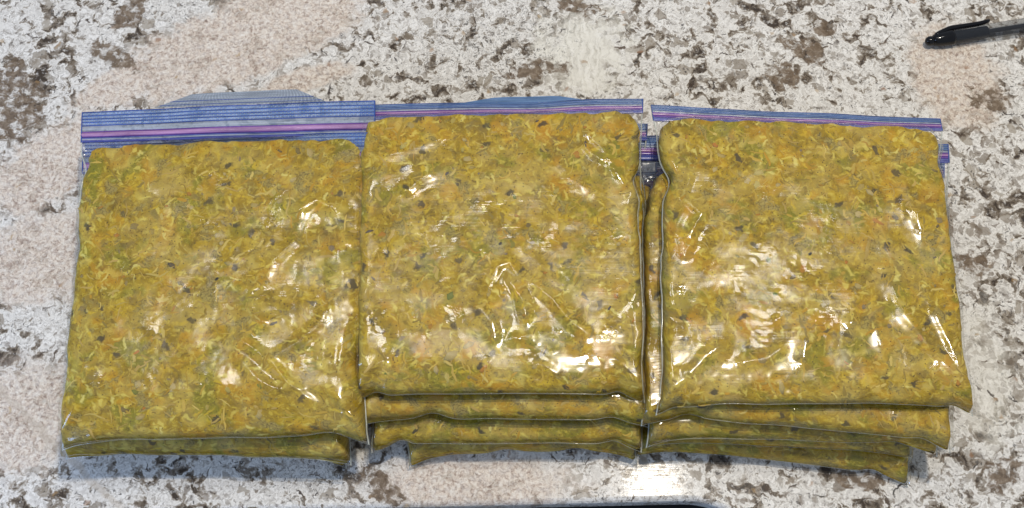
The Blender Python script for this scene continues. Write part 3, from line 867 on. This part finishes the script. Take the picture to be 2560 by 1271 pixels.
# left stack, from the counter up
make_bag('lowest bag of the left stack, lying on the granite below two others', 0.0, 2.1, (205, 1128, 0.5), (868, 1172, 0.5), (235, 470, 1.0), (940, 465, 1.0), (232, 415, 0.6), (940, 410, 0.6), 301, n_shred=300, c_b=0.35)
make_bag('middle bag of the left stack, its zipper end showing right of the top bag', 2.1, 2.1, (162, 1150, 2.4), (876, 1164, 2.3), (206, 436, 3.6), (951, 404, 6.4), (208, 354, 3.5), (954, 329, 6.7), 302, res=110,
         n_shred=500, wide=True, c_b=0.15, c_s=0.15, pinch=(('L', 190, 640, 2.0, 0.2), ('R', 930, 560, 2.4, 1.2)))
make_bag('top bag of the left stack with its wide dotted blue header lying flat', 4.2, 2.5, (158, 1128, 4.3), (920, 1113, 4.7), (203, 357, 5.9), (937, 336, 5.9), (206, 281, 5.7), (937, 252, 5.7), 303, res=190, r_b=4.0, r_s=1.9, corner_n=13, dents=((700, 840, 1.9, .17), (770, 520, 1.6, .16), (760, 700, 1.4, .10), (400, 500, 1.3, .07), (840, 1000, 1.2, .1)),
         c_s=0.12, c_b=0.28, gap=0.35, wide=True, n_shred=620, n_piece=95,
         pinch=(('L', 207, 430, 0.7, 0.30), ('L', 200, 640, 0.8, 0.2), ('R', 905, 460, 0.8, 0.22), ('R', 890, 930, 1.6, 0.35), ('B', 830, 1090, 1.2, 0.35)),
         lip=((385, 270, 5.3), (480, 236, 5.0), (742, 224, 5.0), (815, 254, 5.3)),
         creases=((.13, .22, (675, 755), (695, 695), (745, 645), (768, 565)), (.17, .20, (560, 870), (640, 910), (700, 955), (735, 1000), (812, 1060)), (.14, .25, (690, 945), (760, 905), (815, 850), (835, 790)),
                  (.12, .22, (612, 832), (650, 852), (690, 850)), (.10, .25, (600, 925), (660, 990), (730, 1030), (800, 1062)), (.12, .25, (740, 575), (800, 535), (850, 560)), (.09, .3, (830, 480), (860, 600), (850, 700)),
                  (.10, .3, (390, 470), (375, 520)), (.10, .25, (205, 1085), (250, 1000), (262, 960)), (.1, .22, (190, 1060), (215, 1010), (230, 940)), (.08, .3, (600, 640), (590, 700))))
# middle stack
make_bag('lowest bag of the middle stack, its left corner poking out onto the granite', 0.0, 1.7, (1024, 1172, 0.15), (1590, 1158, 0.2), (950, 490, 0.9), (1640, 480, 0.9), (950, 440, 0.5), (1640, 430, 0.5), 311, n_shred=300, c_b=0.5,
         pinch=(('B', 1265, 1110, 1.2, 0.25), ('B', 1440, 1105, 1.0, 0.2)))
make_bag('third bag down in the middle stack, its zipper end between two stacks', 1.7, 1.7, (930, 1134, 2.0), (1606, 1132, 2.0), (940, 415, 2.9), (1652, 402, 2.9), (940, 350, 2.5), (1652, 340, 2.6), 312, n_shred=500, c_b=0.35, c_s=0.15, wide=True,
         pinch=(('B', 1005, 1085, 0.7, 0.35), ('B', 1540, 1080, 0.8, 0.3)))
make_bag('second bag down in the middle stack with a dark patch near its right corner', 3.4, 1.7, (900, 1066, 3.6), (1624, 1070, 3.7), (925, 360, 4.3), (1616, 352, 4.4), (925, 315, 3.5), (1618, 309, 3.5), 313, n_shred=600, c_b=0.25, c_s=0.15,
         pinch=(('R', 1590, 425, 0.9, 0.35), ('B', 1085, 1040, 0.9, 0.35), ('B', 1530, 1050, 0.8, 0.25)))
make_bag('top bag of the middle stack with a bright glare patch low in its centre', 5.1, 1.75, (888, 1004, 5.2), (1612, 1008, 5.0), (898, 301, 5.7), (1606, 284, 5.9), (905, 262, 4.9), (1607, 247, 4.9), 314, res=190, r_s=0.9, r_b=2.4, dents=((1200, 820, 1.7, .13), (1300, 860, 1.0, .06), (1040, 440, 1.3, .15), (945, 480, 1.0, .13), (1400, 600, 1.1, .07), (1380, 930, 1.0, .05)),
         c_s=0.12, c_b=0.20, gap=0.05, sag=0.12, n_shred=620, n_piece=95, corner_n=14,
         pinch=(('R', 1560, 470, 0.9, 0.5), ('R', 1595, 560, 1.0, 0.15), ('B', 940, 985, 0.6, 0.3), ('B', 1545, 990, 0.6, 0.3)),
         lip=((1130, 262, 4.95), (1230, 245, 4.85), (1400, 241, 4.85), (1520, 258, 4.95)),
         creases=((.15, .20, (1233, 745), (1245, 708), (1275, 698), (1296, 730), (1312, 790), (1318, 850)), (.13, .2, (1268, 730), (1300, 790), (1316, 850)), (.15, .22, (1320, 740), (1380, 790), (1430, 850), (1480, 880)),
                  (.14, .16, (1455, 345), (1463, 395), (1480, 415), (1520, 440)), (.14, .18, (1455, 345), (1500, 392), (1540, 440), (1570, 492)), (.12, .3, (950, 425), (1040, 400), (1130, 365)), (.12, .3, (1000, 525), (1060, 480), (1090, 465)),
                  (.12, .25, (1190, 800), (1230, 850), (1240, 900)), (.1, .25, (1270, 890), (1330, 880), (1335, 905)), (.11, .2, (1330, 945), (1370, 960), (1400, 980)), (.1, .2, (935, 970), (965, 930)), (.1, .3, (1360, 400), (1430, 470), (1470, 520))))
# right stack
make_bag('lowest bag of the right stack, its right corner hanging lowest over the granite', 0.0, 1.42, (1588, 1144, 0.2), (2270, 1218, 0.15), (1640, 500, 0.7), (2330, 520, 0.7), (1640, 455, 0.4), (2330, 475, 0.4), 321, n_shred=300, c_b=0.45,
         pinch=(('B', 2180, 1170, 0.8, 0.25),))
make_bag('thin dark bag second from the bottom of the right stack', 1.42, 1.42, (1622, 1118, 1.8), (2276, 1148, 1.9), (1640, 470, 2.2), (2350, 480, 2.2), (1640, 430, 1.9), (2350, 440, 1.9), 322, n_shred=300, c_b=0.25)
make_bag('middle bag of the right stack, between the second and fourth bags', 2.84, 1.42, (1612, 1120, 2.9), (2342, 1143, 2.9), (1640, 440, 3.6), (2360, 445, 3.6), (1640, 400, 3.1), (2360, 405, 3.1), 323, n_shred=500, c_b=0.45,
         pinch=(('B', 2230, 1110, 0.9, 0.2),))
make_bag('second bag from the top of the right stack with an orange lump at its front', 4.26, 1.42, (1602, 1066, 4.3), (2372, 1134, 4.2), (1598, 401, 4.4), (2373, 408, 5.0), (1600, 343, 4.2), (2370, 362, 4.3), 324, r_s=0.5, n_shred=600, c_b=0.45, c_s=0.15,
         pinch=(('B', 1715, 1035, 0.9, 0.35), ('B', 2300, 1110, 0.8, 0.2)))
make_bag('top bag of the right stack with pulled creases and a green patch at its left', 5.68, 1.5, (1634, 1040, 5.4), (2432, 1042, 5.3), (1634, 303, 6.1), (2356, 328, 6.1), (1628, 264, 5.3), (2350, 298, 5.3), 325, res=190, r_s=0.9, r_b=2.4, dents=((1760, 880, 1.7, .13), (1995, 890, 1.5, .12), (2110, 800, 1.8, .15), (2290, 560, 1.3, .14), (1730, 470, 1.2, .13), (1715, 580, 1.1, .12), (2260, 840, 1.4, .10)),
         c_s=0.45, c_b=0.35, gap=0.05, n_shred=620, n_piece=95, corner_n=13,
         pinch=(('L', 1680, 475, 0.9, 0.45), ('R', 2345, 430, 0.8, 0.25), ('B', 2375, 1015, 0.7, 0.2), ('B', 1680, 1010, 0.6, 0.15)),
         creases=((.15, .16, (1692, 460), (1684, 525), (1700, 548), (1740, 580)), (.14, .18, (1735, 500), (1748, 560), (1722, 595), (1695, 640)), (.12, .22, (1675, 620), (1690, 680), (1705, 640)), (.14, .3, (2250, 470), (2285, 560), (2310, 650)),
                  (.13, .28, (2205, 715), (2250, 830), (2310, 900), (2400, 1005)), (.12, .22, (2320, 800), (2370, 900), (2410, 1010)), (.13, .28, (1690, 985), (1740, 935), (1790, 905)), (.11, .25, (1990, 950), (2000, 890)),
                  (.11, .25, (1820, 955), (1900, 940), (1950, 905)), (.1, .3, (2090, 850), (2180, 870), (2200, 930)), (.1, .22, (1660, 640), (1668, 600), (1690, 560))))

# ------------------------------------------------------------------ the pen
def lathe(name, prof_, mat, parent, seg=28, y=0.0, z=0.0):
    v, f = [], []
    for x, r in prof_:
        v += [np.array([x, y + r * math.cos(t), z + r * math.sin(t)]) for t in np.linspace(0, 2 * math.pi, seg, endpoint=False)]
    for k in range(len(prof_) - 1):
        for i in range(seg):
            j = (i + 1) % seg
            f.append([k * seg + i, (k + 1) * seg + i, (k + 1) * seg + j, k * seg + j])
    return mesh_obj(name, v, f, mat, parent)

p0, p1 = at(2312, 106, 0.5), at(2560, 66, 0.5)
PEN = thing('pen', 'black and clear ballpoint pen with a clip lying on the granite', 'pen', (p0[0], p0[1], 0))
PEN.rotation_euler = (0, 0, math.atan2(p1[1] - p0[1], p1[0] - p0[0]))
M_BLACK = plain('black_plastic', (0.006, 0.006, 0.007), 0.10, 0.35)
def smoky():
    nt = NT('smoky_clear_plastic')
    gl = nt.n('BsdfGlossy'); gl.inputs['Roughness'].default_value = 0.12
    tr = nt.n('BsdfTransparent'); tr.inputs['Color'].default_value = (0.72, 0.73, 0.74, 1)
    df = nt.n('BsdfDiffuse'); df.inputs['Color'].default_value = (0.28, 0.29, 0.31, 1)
    m1 = nt.n('MixShader'); m1.inputs[0].default_value = 0.04
    nt.t.links.new(tr.outputs[0], m1.inputs[1]); nt.t.links.new(df.outputs[0], m1.inputs[2])
    m2 = nt.n('MixShader'); nt.put(m2.inputs[0], nt.schlick(None, 0.9))
    nt.t.links.new(m1.outputs[0], m2.inputs[1]); nt.t.links.new(gl.outputs[0], m2.inputs[2])
    return nt.done(m2.outputs[0])
M_SMOKE = smoky()
R = 0.56
lathe('push_button', [(0, 0.0), (0.03, 0.14), (0.12, 0.26), (0.28, 0.34), (0.45, 0.345), (0.62, 0.28), (0.66, 0.24)], M_BLACK, PEN, z=R)
lathe('top_cap', [(0.55, 0.20), (0.6, 0.36), (0.75, 0.43), (1.2, 0.50), (1.9, 0.55), (2.05, 0.555), (2.05, 0.44)], M_BLACK, PEN, z=R)
lathe('inner_sleeve', [(2.0, 0.42), (4.55, 0.42), (4.6, 0.38), (4.6, 0.18)], plain('dark_grey_sleeve', (0.010, 0.012, 0.016), 0.3, 0.3), PEN, z=R)
lathe('barrel', [(2.06, 0.545), (2.3, 0.555), (9.5, 0.555), (9.5, 0.50)], M_SMOKE, PEN, z=R)
lathe('ink_tube', [(4.6, 0.17), (13.2, 0.17), (13.3, 0.10)], plain('black_ink_tube', (0.02, 0.02, 0.022), 0.3, 0.5), PEN, z=R)
lathe('grip', [(9.5, 0.56), (9.8, 0.585), (12.4, 0.56), (12.6, 0.5)], plain('black_rubber_grip', (0.014, 0.014, 0.015), 0.6, 0.4), PEN, z=R)
lathe('tip_cone', [(12.6, 0.50), (13.2, 0.36), (14.0, 0.13), (14.02, 0.06), (14.3, 0.05), (14.33, 0.0)], plain('steel_tip', (0.5, 0.5, 0.5), 0.25, 0.5, 1.0), PEN, z=R)
# clip: a curved tapering blade beside the barrel
xs = np.linspace(0, 1, 16)
cv, cf = [], []
for t in xs:
    x = 0.75 + 4.15 * t
    y = 0.22 + 0.42 * min(1, t / 0.30) ** 0.8 + (0.10 * max(0, t - 0.8) / 0.2)
    wz, wy = 0.26 - 0.05 * t, 0.20 - 0.07 * t
    zc = R + 0.16
    for q in range(8):
        a_ = 2 * math.pi * q / 8
        cv.append(np.array([x, y + wy * math.copysign(abs(math.cos(a_)) ** .7, math.cos(a_)), zc + wz * math.copysign(abs(math.sin(a_)) ** .7, math.sin(a_))]))
for k in range(15):
    for q in range(8):
        r_ = (q + 1) % 8
        cf.append([k * 8 + q, (k + 1) * 8 + q, (k + 1) * 8 + r_, k * 8 + r_])
cf.append(list(range(8))); cf.append([15 * 8 + q for q in reversed(range(8))])
mesh_obj('clip', cv, cf, M_BLACK, PEN)
